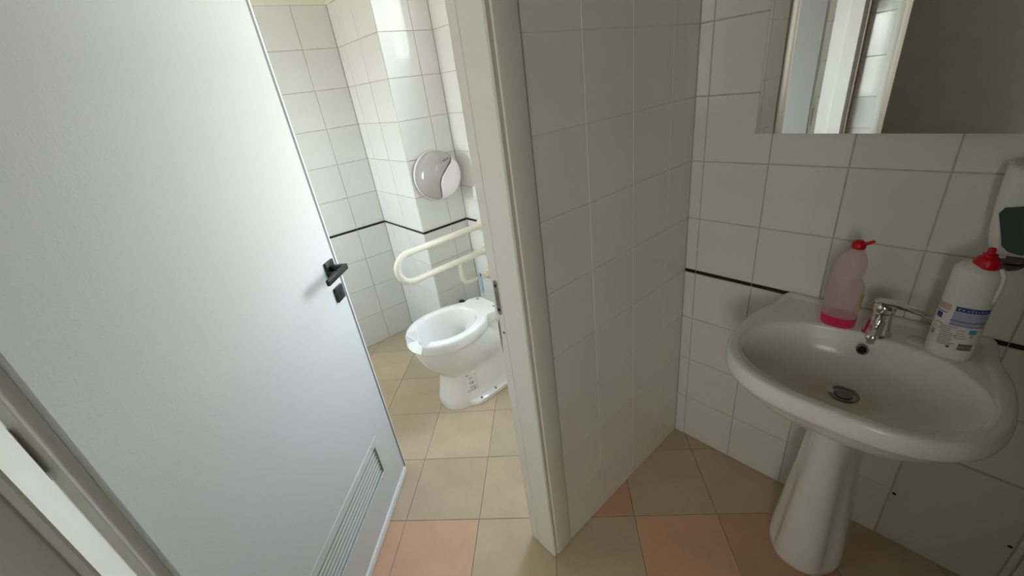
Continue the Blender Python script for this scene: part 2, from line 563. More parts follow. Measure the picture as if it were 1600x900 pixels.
for q0, q1, nn in ((Vector((BX, BY, ZT)), Vector((AX, AYc, ZT)), bn), (Vector((BX, BY, ZT)), Vector((0, CDY, ZT)), cn)):
    qq = [q0 + nn * .002, q1 + nn * .002, q1 - nn * .006, q0 - nn * .006]
    add_loft(bmp, [qq, [p + Vector((0, 0, CEIL - ZT)) for p in qq]])
build('plaster_band', bmp, M['plaster'], wc, sm=False)

wl = slab('wall_left', (XL - .14, .15, 0), (XL - G, 2.1, CEIL), M['grout'], (0, (W2['y0'], W2['z0']), (W2['y1'], W2['z1'])))
tag(wl, 'left tiled wall of the toilet room behind the door', 'wall', kind='structure')
LU = [.14, .36, .555, .75, .945, W2['y0'] - .08, W2['y0'], 1.4, 1.6, W2['y1'], 1.99]
for zc in (ZLOW, ZHIGH):
    tile_wall(wl, (XL, 0, 0), (0, 1, 0), (1, 0, 0), LU, zc, M['tile'], skip=[(W2['y0'], W2['y1'], W2['z0'], W2['z1'])])
plaster_band(wl, (XL - .006, .17, ZT), (XL + .002, W2['y0'], CEIL)); plaster_band(wl, (XL - .006, W2['y1'], ZT), (XL + .002, 2.0, CEIL))

# ---- washroom left wall (seen in the mirror), with an open doorway to a dim corridor
XF = -1.755
wfb = bmesh.new()
for y0, y1, z0, z1 in ((-.126, .02, 0, CEIL), (-1.06, -.126, 2.1, CEIL), (-2.1, -1.06, 0, CEIL)):
    add_box(wfb, (XF - .06 - G / 2, (y0 + y1) / 2, (z0 + z1) / 2), (.12 - G, y1 - y0, z1 - z0))
wf = build('wall_entrance', wfb, M['grout'], None, sm=False)
tag(wf, 'tiled entrance wall seen only as a strip in the mirror', 'wall', kind='structure')
for zc in (ZLOW[:-1] + [.8207], [.8207] + ZHIGH[1:]):
    tile_wall(wf, (XF, 0, 0), (0, -1, 0), (1, 0, 0), [-.012, .098], zc, M['tile'])
    tile_wall(wf, (XF, 0, 0), (0, -1, 0), (1, 0, 0), [1.11, 1.305, 1.5, 1.695, 1.89, 2.085], zc, M['tile'])
tr = empty('trim_2', (XF, 0, 0))
tag(tr, 'white frame of the entrance doorway, seen in the mirror', 'door frame', kind='structure')
for y0, y1 in ((-.130, -.098), (-1.10, -1.055)):
    box('jamb', (-.10, y0, .002), (.016, y1, 2.14), M['frame'], tr, .003)
box('head', (-.10, -1.055, 2.095), (.016, -.130, 2.14), M['frame'], tr, .003)
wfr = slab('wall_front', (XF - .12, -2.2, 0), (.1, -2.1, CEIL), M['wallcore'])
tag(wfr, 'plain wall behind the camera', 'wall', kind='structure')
wcor = bmesh.new()

for y0, y1, z0, z1 in ((W3['y1'], .4, 0, CEIL), (-2.2, W3['y0'], 0, CEIL), (W3['y0'], W3['y1'], 0, W3['z0']), (W3['y0'], W3['y1'], W3['z1'], CEIL)):
    add_box(wcor, (-3.05, (y0 + y1) / 2, (z0 + z1) / 2), (.1, y1 - y0, z1 - z0))
add_box(wcor, (-2.44, .35, CEIL / 2), (1.12, .1, CEIL)); add_box(wcor, (-2.44, -2.15, CEIL / 2), (1.12, .1, CEIL))
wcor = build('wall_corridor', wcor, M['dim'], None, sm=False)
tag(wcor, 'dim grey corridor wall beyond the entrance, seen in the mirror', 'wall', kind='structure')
wct = slab('sky_blocker', (-3.75, -2.6, -.1), (-3.65, .5, 3.2), M['wallcore'])  # added out of view to keep sky light out of the corridor window
add = bmesh.new()
for c_, s_ in (((-3.40, -2.55, 1.5), (.5, .1, 3.2)), ((-3.40, -.30, 1.5), (.5, .1, 3.2)), ((-3.40, -1.45, 2.9), (.5, 2.2, .1)), ((-3.40, -1.45, .1), (.5, 2.2, .1))):
    add_box(add, c_, s_)
build('sky_blocker_side', add, M['wallcore'], wct, sm=False)
tag(wct, 'unseen box added outside the corridor window to block the sky', 'wall', kind='structure')
ce = slab('ceiling', (XL - .14, .08, CEIL), (.16, 2.15, CEIL + .1), M['ceiling'])
tag(ce, 'white plaster ceiling over the toilet room', 'ceiling', kind='structure')
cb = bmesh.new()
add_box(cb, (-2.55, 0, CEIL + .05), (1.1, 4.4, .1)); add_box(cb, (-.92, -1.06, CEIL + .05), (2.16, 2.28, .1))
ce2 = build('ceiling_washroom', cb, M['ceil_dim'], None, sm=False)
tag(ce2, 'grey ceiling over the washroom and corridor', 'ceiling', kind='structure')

# ---- floor
fl = slab('floor', (-3.1, -2.2, -.10), (.16, 2.15, -.002), M['grout_floor'])
tag(fl, 'diagonal floor of beige and pink stoneware tiles with dirty joints', 'floor', kind='structure')
FA = -.8078; FX = -.0628; FY = -.1098; FP = .3032
ca, sa = math.cos(FA), math.sin(FA)
me_cache = {}
PINK = {(-4, 1): 'pink', (-5, 1): 'pink', (-1, 1): 'pink', (0, 1): 'pink2', (-2, 0): 'pink2', (-6, 2): 'pink', (-3, 2): 'pink', (1, 2): 'pink2', (-5, 3): 'pink', (0, 3): 'pink'}
def ftile(mn):
    if mn not in me_cache:
        h = FP / 2 - .0013; c = .0012
        v = [(sx1 * h, sy1 * h, z) for z in (-.009, -.0012) for sx1, sy1 in ((-1, -1), (1, -1), (1, 1), (-1, 1))] + [(sx1 * (h - c), sy1 * (h - c), 0) for sx1, sy1 in ((-1, -1), (1, -1), (1, 1), (-1, 1))]
        f = [(8, 9, 10, 11)] + [q for k in range(4) for q in ((k, (k + 1) % 4, 4 + (k + 1) % 4, 4 + k), (4 + k, 4 + (k + 1) % 4, 8 + (k + 1) % 4, 8 + k))]
        me = bpy.data.meshes.new('tile'); me.from_pydata(v, [], f); me.materials.append(M[mn]); me_cache[mn] = me
    return me_cache[mn]
for i in range(-12, 10):
    for j in range(-9, 12):
        a = (i + .5) * FP; b = -(j + .5) * FP
        x = FX + a * ca - b * sa; y = FY + a * sa + b * ca
        if not (-2.05 < x < .22 and -2.2 < y < 2.2): continue
        if x < XF - .1 and y < 0: continue
        mn = PINK.get((i, j)) or random.choice(('beige', 'beige2', 'beige3'))
        o = link('tile', ftile(mn), None, fl)
        o.location = (x, y, 0); o.rotation_euler = (random.uniform(-.0012, .0012), random.uniform(-.0012, .0012), FA + random.uniform(-.002, .002))

# ------------------------------------------------------------------ windows
def window(name, x0, x1, y0, y1, z0, z1, label):
    w = empty(name, ((x0 + x1) / 2, (y0 + y1) / 2, z0))
    tag(w, label, 'window', kind='structure')
    t = .045
    yy, zz = (y1 - y0) / 2, z1 - z0
    bm = bmesh.new()
    for c, s in (((0, -yy + t / 2, zz / 2), (.05, t, zz)), ((0, yy - t / 2, zz / 2), (.05, t, zz)), ((0, 0, t / 2), (.05, 2 * yy - 2 * t, t)), ((0, 0, zz - t / 2), (.05, 2 * yy - 2 * t, t))):
        add_box(bm, c, s, .003, 1)
    build('window_frame', bm, M['white'], w)
    box('pane', (-.003, -yy + t, t), (.003, yy - t, zz - t), M['glass'], w)
    return w
window('window_1', .05, .08, W1['y0'], W1['y1'], W1['z0'], W1['z1'], 'window in the wall of the flush button, hidden by the partition')
window('window_4', .05, .08, W4['y0'], W4['y1'], W4['z0'], W4['z1'], 'narrow fanlight above the flush button, hidden by the partition')
window('window_2', XL - .09, XL - .05, W2['y0'], W2['y1'], W2['z0'], W2['z1'], 'window in the left wall behind the open door')
window('fill_window', -3.09, -3.05, W3['y0'], W3['y1'], W3['z0'], W3['z1'], 'unseen corridor window, added to let the washroom fill lamp in')  # made up, an opening for the fill lamp behind it

# ------------------------------------------------------------------ door frame
fr = empty('trim_1', (0, 0, 0))
tag(fr, 'white door frame around the toilet doorway, with steel strike plate', 'door frame', kind='structure')
def jamb(s, xin, label):
    """s = +1 right jamb (opening to its left), -1 left jamb; xin = inner face. Cross-section swept upwards"""
    if s > 0:
        sec = [(0, .016), (0, .0925), (.004, .0945), (.004, .0965), (.0005, .0985), (.0005, .129), (.002, .1315), (.03, .1315), (.03, .05), (.0865, .05), (.0865, .012), (.080, .0095), (.022, .0095), (.0185, .0105), (.0165, .014), (.013, .0135), (.004, .0125)]
    else:
        sec = [(0, .016), (0, .0735), (.002, .0755), (.015, .0755), (.015, .142), (.03, .142), (.03, .05), (.0865, .05), (.0865, .022), (.080, .0195), (.022, .0195), (.0185, .0205), (.0165, .024), (.013, .0195), (.004, .0155)]
    bm = bmesh.new()
    rings = []
    for z in (.006, .03, 2.14):
        dz = .0035 if z < .02 else .0
        rings.append([Vector((xin + s * x, y + .004 * max(0, (1.0 - z)) * (1 if s > 0 else 0), z)) for x, y in sec])
    add_loft(bm, rings)
    return build('jamb', bm, M['frame'], fr, deg=25)
jr = jamb(1, JX, '')
jl = jamb(-1, JL, '')
bm = bmesh.new()
add_box(bm, ((JX + JL) / 2, .05, 2.10), (JX - JL, .066, .035), .002)
add_box(bm, ((JX + JL) / 2, .018, 2.14), (JX - JL + .16, .020, .08), .002)
add_box(bm, ((JX + JL) / 2, .107, 2.125), (JX - JL, .05, .02), .002)
build('head', bm, M['frame'], fr)

# strike plate with its keeper holes, low hole and old latch mark on the right jamb
bm = bmesh.new()
zc0 = 1.033
ol = []
hw, hh = .0085, .052
for k in range(24):
    a = 2 * PI * k / 24
    ol.append(Vector((0, math.cos(a) * hw, math.copysign(hh - hw, math.sin(a)) + math.sin(a) * hw)))
add_prism(bm, [p + Vector((JX + .0012, .1125, zc0)) for p in ol], (-.0022, 0, 0))
sp = build('strike_plate', bm, M['steel'], jr, deg=30)
tag(sp, 'worn steel strike plate with screws')
def small_disc(name, c, r, m, parent, nrm=(-1, 0, 0), t=.0016, n=14):
    bm = bmesh.new()
    q = Vector((0, 0, 1)).rotation_difference(Vector(nrm)).to_matrix().to_4x4()
    mt = Matrix.Translation(c) @ q
    add_lathe(bm, [(r, -.0006), (r, t * .6), (r * .7, t)], n, mtx=mt)
    return build(name, bm, m, parent)
small_disc('screw', (JX - .001, .1125, zc0 + .036), .0045, M['dark'], sp)
small_disc('screw', (JX - .001, .1125, zc0 - .036), .0045, M['dark'], sp)
box('latch_hole', (JX - .0015, .1095, zc0 - .024), (JX + .001, .1165, zc0 + .020), M['darkprint'], sp)
small_disc('screw_hole', (JX - .0004, .1075, .925), .0035, M['dark'], jr, t=.0008)
# worn patch in the lower rebate
bm = bmesh.new()
add_prism(bm, [Vector((JX + .0007, y_, z_)) for y_, z_ in ((.121, .965), (.1285, .945), (.1290, .885), (.1275, .845), (.1235, .885), (.1205, .925))], (-.0007, 0, 0))
wpn = build('worn_patch', bm, M['darkprint'], jr)

# ------------------------------------------------------------------ door (hinged on the left jamb, swung into the toilet room)
DRZ = math.radians(44.0)
dr = empty('door_1', (-1.6222, .1741, 0), DRZ)
tag(dr, 'white door with black lever handle and vent grille standing ajar into the toilet room', 'door', kind='structure')
DW, DH = .868, 2.085
# opening for the grille in the leaf
GX0, GX1, GZ0, GZ1 = .132, .736, .170, .362
GB = .027
bm = bmesh.new()
def dbox(x0, x1, y0, y1, z0, z1, bv=.0012):
    add_box(bm, ((x0 + x1) / 2, (y0 + y1) / 2, (z0 + z1) / 2), (x1 - x0, y1 - y0, z1 - z0), bv, 1)
ix0, ix1, iz0, iz1 = GX0 + .02, GX1 - .02, GZ0 + .02, GZ1 - .02
# face skin as one sheet with a hole, then the body behind it
fv = [(0, 0, .008), (DW, 0, .008), (DW, 0, DH), (0, 0, DH), (ix0, 0, iz0), (ix1, 0, iz0), (ix1, 0, iz1), (ix0, 0, iz1)]
bk = [(x, .042, z) for x, _, z in fv]
V = [bm.verts.new(p) for p in fv + bk]
for a, b in ((0, 1), (1, 2), (2, 3), (3, 0)):
    bm.faces.new((V[a], V[b], V[b + 4], V[a + 4])); bm.faces.new((V[a + 8], V[b + 8], V[b + 12], V[a + 12]))
    bm.faces.new((V[a], V[b], V[b + 8], V[a + 8])); bm.faces.new((V[a + 4], V[b + 4], V[b + 12], V[a + 12]))
leaf = build('leaf', bm, M['door'], dr, sm=False)
bv = leaf.modifiers.new('soft_edges', 'BEVEL'); bv.width = .0015; bv.segments = 2; bv.limit_method = 'ANGLE'
# grey seal in the rebate, white overlapping lip behind it
bm = bmesh.new()
dbox(DW - .001, DW + .019, .0035, .020, .01, DH)
build('seal', bm, M['seal'], dr)
bm = bmesh.new()
dbox(DW + .0185, DW + .032, .007, .0425, .008, DH + .012, .002)
dbox(DW - .001, DW + .019, .020, .0425, .008, DH + .012, .002)
dbox(-.024, .001, .014, .0425, .008, DH + .012, .002)
build('lip', bm, M['edge'], dr)
# sweep along the foot of the door
box('sweep_strip', (.004, -.0085, .004), (DW - .002, .002, .036), M['edge'], dr, .0025)
# hinges: barrels on the hinge side lip
for hz in (.28, 1.135, 1.88):
    bm = bmesh.new()
    add_lathe(bm, [(.006, -.055), (.0075, -.053), (.0075, -.0015), (.0062, -.001), (.0062, .001), (.0075, .0015), (.0075, .053), (.006, .055)], 14, c=(-.036, .034, hz))
    add_box(bm, (-.026, .040, hz), (.022, .003, .09))
    build('hinge', bm, M['hinge'], dr)
# lever handle
hd = empty('lever_handle', (.822, 0, 1.050)); hd.parent = dr
bm = bmesh.new(); add_box(bm, (0, -.0045, 0), (.052, .009, .052), .0015); build('rose', bm, M['black'], hd)
bm = bmesh.new()
add_box(bm, (.0, -.034, 0), (.019, .052, .019), .0015)
add_box(bm, (-.060, -.058, 0), (.138, .011, .020), .002)
build('lever', bm, M['black'], hd)
tag(hd, 'matt black lever handle on a square rose')
ks = empty('key_plate', (.826, 0, .953)); ks.parent = dr
bm = bmesh.new(); add_box(bm, (0, -.0045, 0), (.052, .009, .052), .0015); build('plate', bm, M['black'], ks)
bm = bmesh.new(); add_box(bm, (0, -.0092, -.004), (.004, .001, .014)); add_lathe(bm, [(.004, 0), (.004, .001)], 12, mtx=Matrix.Translation((0, -.0088, .005)) @ Matrix.Rotation(PI / 2, 4, 'X')); build('keyhole', bm, M['dark'], ks)
tag(ks, 'square black keyhole plate')
# vent grille
vg = empty('vent_grille', (0, 0, 0)); vg.parent = dr
tag(vg, 'pale grey louvred vent grille')
bm = bmesh.new()
for x0, x1, z0, z1 in ((GX0, GX1, GZ1 - GB, GZ1), (GX0, GX1, GZ0, GZ0 + GB), (GX0, GX0 + .028, GZ0 + GB, GZ1 - GB), (GX1 - .028, GX1, GZ0 + GB, GZ1 - GB)):
    add_box(bm, ((x0 + x1) / 2, -.0015, (z0 + z1) / 2), (x1 - x0, .007, z1 - z0), .0012, 1)
build('grille_frame', bm, M['vent'], vg)
ns = 7
for k in range(ns):
    z = GZ0 + GB + (k + .5) * (GZ1 - GZ0 - 2 * GB) / ns
    bm = bmesh.new()
    add_box(bm, (0, 0, 0), (GX1 - GX0 - .056, .0024, .0098), .0006, 1)
    bmesh.ops.transform(bm, matrix=Matrix.Translation(((GX0 + GX1) / 2, .0045, z)) @ Matrix.Rotation(math.radians(-24), 4, 'X'), verts=bm.verts)
    build('slat', bm, M['vent'], vg)
box('slat_gap_shade', (GX0 + .022, .014, GZ0 + .022), (GX1 - .022, .018, GZ1 - .022), M['greyprint'], vg)  # added sheet, darker grey to give the slat gaps their shade
for x, z in ((GX1 - .055, GZ1 - .011), (GX1 - .055, GZ0 + .013), (GX0 + .055, GZ1 - .011), (GX0 + .055, GZ0 + .013)):
    small_disc('screw', (x, -.0046, z), .0032, M['darkprint'], vg, (0, -1, 0), .001)

# ------------------------------------------------------------------ toilet
to = empty('toilet', (-.46, 1.0, 0))
tag(to, 'white accessible porcelain toilet without a seat, notched at the front rim', 'toilet')
def tring(xf, xb, hw, z, n=160, ef=2.0, eb=2.6, xc=None):
    """superellipse ring; xf front x (most negative), xb back x, widest at xc"""
    if xc is None: xc = xf * .5 + xb * .5
    out = []
    for i in range(n):
        t = 2 * PI * i / n
        c, s = math.cos(t), math.sin(t)
        if c < 0: x = xc - (xc - xf) * abs(c) ** (2 / ef); y = math.copysign(abs(s) ** (2 / ef), s) * hw
        else: x = xc + (xb - xc) * abs(c) ** (2 / eb); y = math.copysign(abs(s) ** (2 / eb), s) * hw
        out.append(Vector((x + .46, y, z)))
    return out
TZ = .470
rings = [
    tring(-.637, -.15, .155, .001, ef=2.5, eb=5, xc=-.42),
    tring(-.639, -.15, .158, .006, ef=2.5, eb=5, xc=-.42),
    tring(-.636, -.15, .156, .024, ef=2.5, eb=5, xc=-.42),
    tring(-.634, -.152, .147, .031, ef=2.5, eb=5, xc=-.42),
    tring(-.633, -.155, .132, .033, ef=2.6, eb=5, xc=-.42),
    tring(-.632, -.16, .128, .038, ef=2.7, eb=5, xc=-.42),
    tring(-.616, -.16, .123, .09, ef=2.6, eb=5, xc=-.42),
    tring(-.606, -.16, .118, .15, ef=2.5, eb=5, xc=-.42),
    tring(-.604, -.16, .117, .19, ef=2.4, eb=5, xc=-.43),
    tring(-.612, -.165, .119, .212, ef=2.3, eb=4, xc=-.44),
    tring(-.640, -.17, .128, .236, ef=2.1, eb=3.6, xc=-.46),
    tring(-.668, -.19, .140, .268, eb=3, xc=-.49),
    tring(-.690, -.22, .152, .31, eb=2.6, xc=-.51),
    tring(-.706, -.26, .163, .36, eb=2.4, xc=-.52),
    tring(-.714, -.285, .168, .395, eb=2.3, xc=-.53),
    tring(-.716, -.29, .169, .404, eb=2.3, xc=-.53),
    tring(-.724, -.285, .176, .409, eb=2.3, xc=-.53),
    tring(-.729, -.283, .1785, .418, eb=2.3, xc=-.53),
    tring(-.730, -.283, .179, .456, eb=2.3, xc=-.53),
    tring(-.727, -.285, .1765, .466, eb=2.3, xc=-.53),
    tring(-.720, -.290, .172, TZ, eb=2.3, xc=-.53),
    tring(-.688, -.335, .141, TZ, eb=2.2, xc=-.52),
    tring(-.680, -.342, .135, .4665, eb=2.2, xc=-.52),
    tring(-.676, -.346, .131, .458, eb=2.2, xc=-.52),
    tring(-.672, -.350, .128, .42, eb=2.2, xc=-.52),
    tring(-.668, -.352, .126, .405, eb=2.2, xc=-.52),
    tring(-.655, -.352, .119, .36, eb=2.2, xc=-.51),
    tring(-.630, -.352, .105, .31, eb=2.2, xc=-.49),
    tring(-.590, -.352, .082, .26, eb=2.1, xc=-.46),
    tring(-.530, -.352, .055, .225, eb=2, xc=-.44),
    tring(-.480, -.37, .035, .21, eb=2, xc=-.43),
]
# notch: press the rim down at the front (between |y| < .07) by about 4.5 cm
def notch(p):
    x, y, z = p
    if x + (-.46) > -.66 + .03 or z < .40: return p
    w = abs(y)
    k = 1 - min(1, max(0, (w - .070) / .011))
    k = k * k * (3 - 2 * k)
    f = min(1, max(0, (-(x - .46) - .625) / .02))
    return Vector((x, y, z - k * f * (max(0, z - .42)) * .95))
def flank(p, i):
    # the foot ledge runs only along the flanks, the front of the pedestal comes straight down
    if p.z > .037: return p
    q = rings[5][i]
    x = q.x - .46
    k = min(1, max(0, (x + (.545 if p.y < 0 else .40)) / .045)); k = k * k * (3 - 2 * k)
    return Vector((q.x + (p.x - q.x) * k - (.003 if k < .5 and p.z < .02 else 0) * 0, q.y + (p.y - q.y) * k, p.z))
rings = [[notch(flank(p, i)) for i, p in enumerate(r)] for r in rings]
bm = bmesh.new()
add_loft(bm, rings)
build('bowl', bm, M['ceramic'], to, deg=42)
# seat deck at the back, two fixing holes
bm = bmesh.new()
deck = [(-.375, -.115), (-.325, -.100), (-.29, -.112), (-.262, -.112), (-.222, -.078), (-.215, 0), (-.222, .078), (-.262, .112), (-.29, .112), (-.325, .100), (-.375, .115), (-.35, 0)]
deck = [(-.350, -.128), (-.318, -.108), (-.285, -.113), (-.272, -.112), (-.222, -.086), (-.217, -.079), (-.217, .079), (-.222, .086), (-.272, .112), (-.285, .113), (-.318, .108), (-.350, .128), (-.338, .06), (-.330, 0), (-.338, -.06)]
def dk(z, s=0): return [Vector((x + .46 + (s if x < -.3 else -s), y * (1 - s * 6), z)) for x, y in deck]
add_loft(bm, [dk(.415, .004), dk(.418, .001), dk(.4615), dk(TZ - .002, .001), dk(TZ + .0005, .003)])
nk = []
for z, x0, x1, hw in ((.25, -.40, -.19, .112), (.31, -.385, -.205, .098), (.37, -.365, -.225, .080), (.42, -.350, -.232, .072)):
    nk.append([Vector(((x0 + x1) / 2 + .46 + (x1 - x0) / 2 * math.copysign(abs(math.cos(a)) ** .55, math.cos(a)), hw * math.copysign(abs(math.sin(a)) ** .55, math.sin(a)), z)) for a in [2 * PI * k / 40 for k in range(40)]])
add_loft(bm, nk)
build('seat_deck', bm, M['ceramic'], to, deg=30)
for s in (-1, 1):
    small_disc('fixing_hole', (.46 - .245, s * .072, TZ + .0008), .0085, M['darkprint'], to, (0, 0, 1), .0008)
for x, y in ((-.275, .03), (-.29, -.02), (-.26, -.04), (-.31, .05)):
    small_disc('casting_mark', (.46 + x, y, TZ + .0007), .0018, M['greyprint'], to, (0, 0, 1), .0006)
for x in (-.475, -.375):
    small_disc('floor_bolt', (.46 + x, -.1425, .0315), .0065, M['darkprint'], to, (0, -.4, 1), .004)
    small_disc('floor_bolt', (.46 + x, .1425, .0315), .0065, M['darkprint'], to, (0, .4, 1), .004)
# water in the bowl
bm = bmesh.new()
rg = tring(-.575, -.354, .075, .2525, eb=2.1, xc=-.45)
bm.faces.new([bm.verts.new(p) for p in rg])
build('water', bm, mat('toilet_water', (.55, .57, .55), .03), to)
# flush pipe and waste spigot to the wall
bm = bmesh.new()
add_tube(bm, [(.26, 0, .36), (.33, 0, .36), (.37, 0, .365), (.385, 0, .39), (.387, 0, .43), (.387, 0, .93)], .016, 14)
build('flush_pipe', bm, M['white'], to)
bm = bmesh.new()
add_tube(bm, [(.26, 0, .18), (.32, 0, .18), (.458, 0, .18)], .05, 20)
build('waste_pipe', bm, M['white'], to)
# maker's sticker on the side, following the curved wall of the pedestal
def side_y(x, z):
    """|y| of the pedestal at local x and height z by interpolating the ring list (right side)"""
    best = None
    for ra, rb in zip(rings[5:12], rings[6:13]):
        za, zb = ra[0].z, rb[0].z
        if za <= z <= zb:
            def yy(rg):
                lst = sorted(((p.x, -p.y) for p in rg if p.y < 0))
                for (x0, y0), (x1, y1) in zip(lst, lst[1:]):
                    if x0 <= x <= x1: return y0 + (y1 - y0) * (x - x0) / max(1e-6, x1 - x0)
                return 0
            f = (z - za) / (zb - za)
            return yy(ra) * (1 - f) + yy(rb) * f
    return .11
SX = -.5
def sticker_patch(name, x0, x1, z0, z1, off, m, parent, nx=6, nz=5):
    bm = bmesh.new()
    g = [[bm.verts.new((.46 + x0 + (x1 - x0) * i / nx, -side_y(.46 + x0 + (x1 - x0) * i / nx, z0 + (z1 - z0) * k / nz) - off, z0 + (z1 - z0) * k / nz)) for i in range(nx + 1)] for k in range(nz + 1)]
    for a, b in zip(g, g[1:]):
        for i in range(nx): bm.faces.new((a[i], a[i + 1], b[i + 1], b[i]))
    o = build(name, bm, m, parent)
    so = o.modifiers.new('sheet', 'SOLIDIFY'); so.thickness = .0002
    return o
st = sticker_patch('sticker', -.535, -.470, .085, .205, .0006, mat('clear_sticker', (.83, .82, .785), .12), to)
tag(st, 'small printed sticker with a CE mark')
def sticker_text(s, x, z, size, m=M['blackprint'], rot=0):
    y = -side_y(.46 + x, z) - .0011
    ya = -side_y(.46 + x - .02, z); yb = -side_y(.46 + x + .02, z)
    az = math.atan2(yb - ya, .04)
    mt = Matrix.Translation((.46 + x, y, z)) @ Matrix.Rotation(az, 4, 'Z') @ Matrix.Rotation(PI / 2, 4, 'X') @ Matrix.Rotation(rot, 4, 'Z')
    return text_obj('print', s, size, m, st, mt)
for k, (w, h) in enumerate(((.007, .012), (.005, .011), (.006, .007), (.005, .008), (.006, .011), (.005, .006))):
    sticker_patch('print_mark', -.524 + k * .0075, -.524 + k * .0075 + w * .8, .183 + k * .0008, .183 + k * .0008 + h, .0010, M['blackprint'], st, 1, 1)
sticker_text('CE', -.501, .135, .021)
for z, w in ((.166, .022), (.160, .016), (.114, .034), (.108, .030)):
    sticker_patch('print_line', -.502 - w / 2, -.502 + w / 2, z - .0014, z + .0014, .0010, M['greyprint'], st, 3, 1)
sticker_patch('print_line', -.496, -.484, .094, .099, .0010, M['darkprint'], st, 3, 1)

# ------------------------------------------------------------------ things on the toilet room walls
gb = empty('grab_bar', (0, 1.255, .72))
tag(gb, 'ivory U shaped fold down grab bar beside the toilet', 'grab bar')
bm = bmesh.new()
zu, zl, xr = .085, -.076, -.502
pt = [(-.012, 0, zu), (-.2, 0, zu), (-.4, 0, zu)] + [(xr - math.sin(a) * .0805, 0, .0045 + math.cos(a) * .0805) for a in [PI * k / 14 for k in range(15)]] + [(-.4, 0, zl), (-.2, 0, zl), (-.012, 0, zl)]
add_tube(bm, pt, .0185, 18)
build('rail', bm, M['ivory'], gb)
bm = bmesh.new()
pt = [(-.205, 0, zl - .004), (-.205, 0, zl - .035)] + [(-.150 - math.cos(a) * .055, 0, -.170 - .0 - math.sin(a) * .062) for a in [PI / 2 * k / 7 for k in range(8)]] + [(-.10, 0, -.233), (-.012, 0, -.234)]
add_tube(bm, pt, .0135, 16)
build('brace', bm, M['ivory'], gb)
for z in (zu, zl, -.234):
    bm = bmesh.new()
    add_lathe(bm, [(.040, 0), (.040, .006), (.036, .011), (.024, .013), (.022, .034), (.019, .038)], 24, mtx=Matrix.Translation((-.0005, 0, z)) @ Matrix.Rotation(-PI / 2, 4, 'Y'))
    build('wall_flange', bm, M['ivory'], gb)

# jumbo paper dispenser: round smoked shell with white S-shaped front
rd = empty('paper_dispenser', (-.160, 1.401, 1.125))
tag(rd, 'round grey and white toilet paper dispenser on the column', 'dispenser')
RR = .134
bm = bmesh.new()
mt = Matrix.Rotation(PI / 2, 4, 'X')
add_lathe(bm, [(RR + .001, .0), (RR + .003, .004), (RR + .003, .014), (RR - .001, .017)], 64, mtx=mt)
build('back_shell', bm, M['white'], rd)
def front_split(side):
    """front dome, split along an S curve; side=0 smoked left, 1 white right"""
    bm = bmesh.new()
    rings_ = []
    # the S curve in local x,z : top right to bottom
    S = [(.080, .100), (.045, .068), (.005, .036), (-.030, .004), (-.046, -.034), (-.044, -.078), (-.026, -.1345)]
    def sx(z):
        if z >= S[0][1]: return S[0][0] + (z - S[0][1]) * 1.0
        for (x0, z0), (x1, z1) in zip(S, S[1:]):
            if z1 <= z <= z0:
                t = (z0 - z) / (z0 - z1); t = t * t * (3 - 2 * t) * .35 + t * .65
                return x0 + (x1 - x0) * t
        return S[-1][0]
    NZ, NX = 44, 16
    rad = RR * (.998 if side == 0 else 1.0)
    top = .128 if side == 0 else .100
    g = []
    for k in range(NZ + 1):
        a = -PI / 2 + PI * k / NZ
        z = math.sin(a) * rad
        xe = math.cos(a) * rad
        s = sx(z)
        if side == 0: xa, xb = -xe, min(xe, s - .001)
        else: xa, xb = max(-xe, min(xe, s + .001)), xe
        if xb < xa: xb = xa
        row = []
        for i in range(NX + 1):
            x = xa + (xb - xa) * i / NX
            rr = min(1, math.hypot(x, z) / rad)
            dep = .015 + (.100 if side == 0 else .107) * (1 - rr ** 4.5) ** .5
            row.append(bm.verts.new((x, -dep, z)))
        g.append(row)
    for a, b in zip(g, g[1:]):
        for i in range(NX):
            try: bm.faces.new((a[i], a[i + 1], b[i + 1], b[i]))
            except Exception: pass
    bmesh.ops.remove_doubles(bm, verts=bm.verts, dist=1e-5)
    return bm
o = build('smoked_cover', front_split(0), M['grey_clear'], rd, deg=60)
o.modifiers.new('sheet', 'SOLIDIFY').thickness = .002
tag(o, 'grey smoked front')
o = build('white_cover', front_split(1), M['white'], rd, deg=60)
o.modifiers.new('sheet', 'SOLIDIFY').thickness = .003
bm = bmesh.new()
for k in range(6):
    add_box(bm, (.000 + .0065 * k, -.1163, .082 + .0016 * k), (.0042, .0012, .008 - .002 * (k % 2)))
build('logo', bm, M['logoink'], rd, sm=False)

fb = empty('flush_button', (0, 1.195, 1.0))
tag(fb, 'white flush button plate on the wall above the toilet', 'flush button')
bm = bmesh.new(); add_box(bm, (-.009, 0, 0), (.018, .15, .085), .007, 3); build('plate', bm, M['white'], fb)
bm = bmesh.new(); add_lathe(bm, [(.03, 0), (.03, .006), (.026, .009)], 24, mtx=Matrix.Translation((-.017, 0, 0)) @ Matrix.Rotation(-PI / 2, 4, 'Y')); build('button', bm, M['white'], fb)

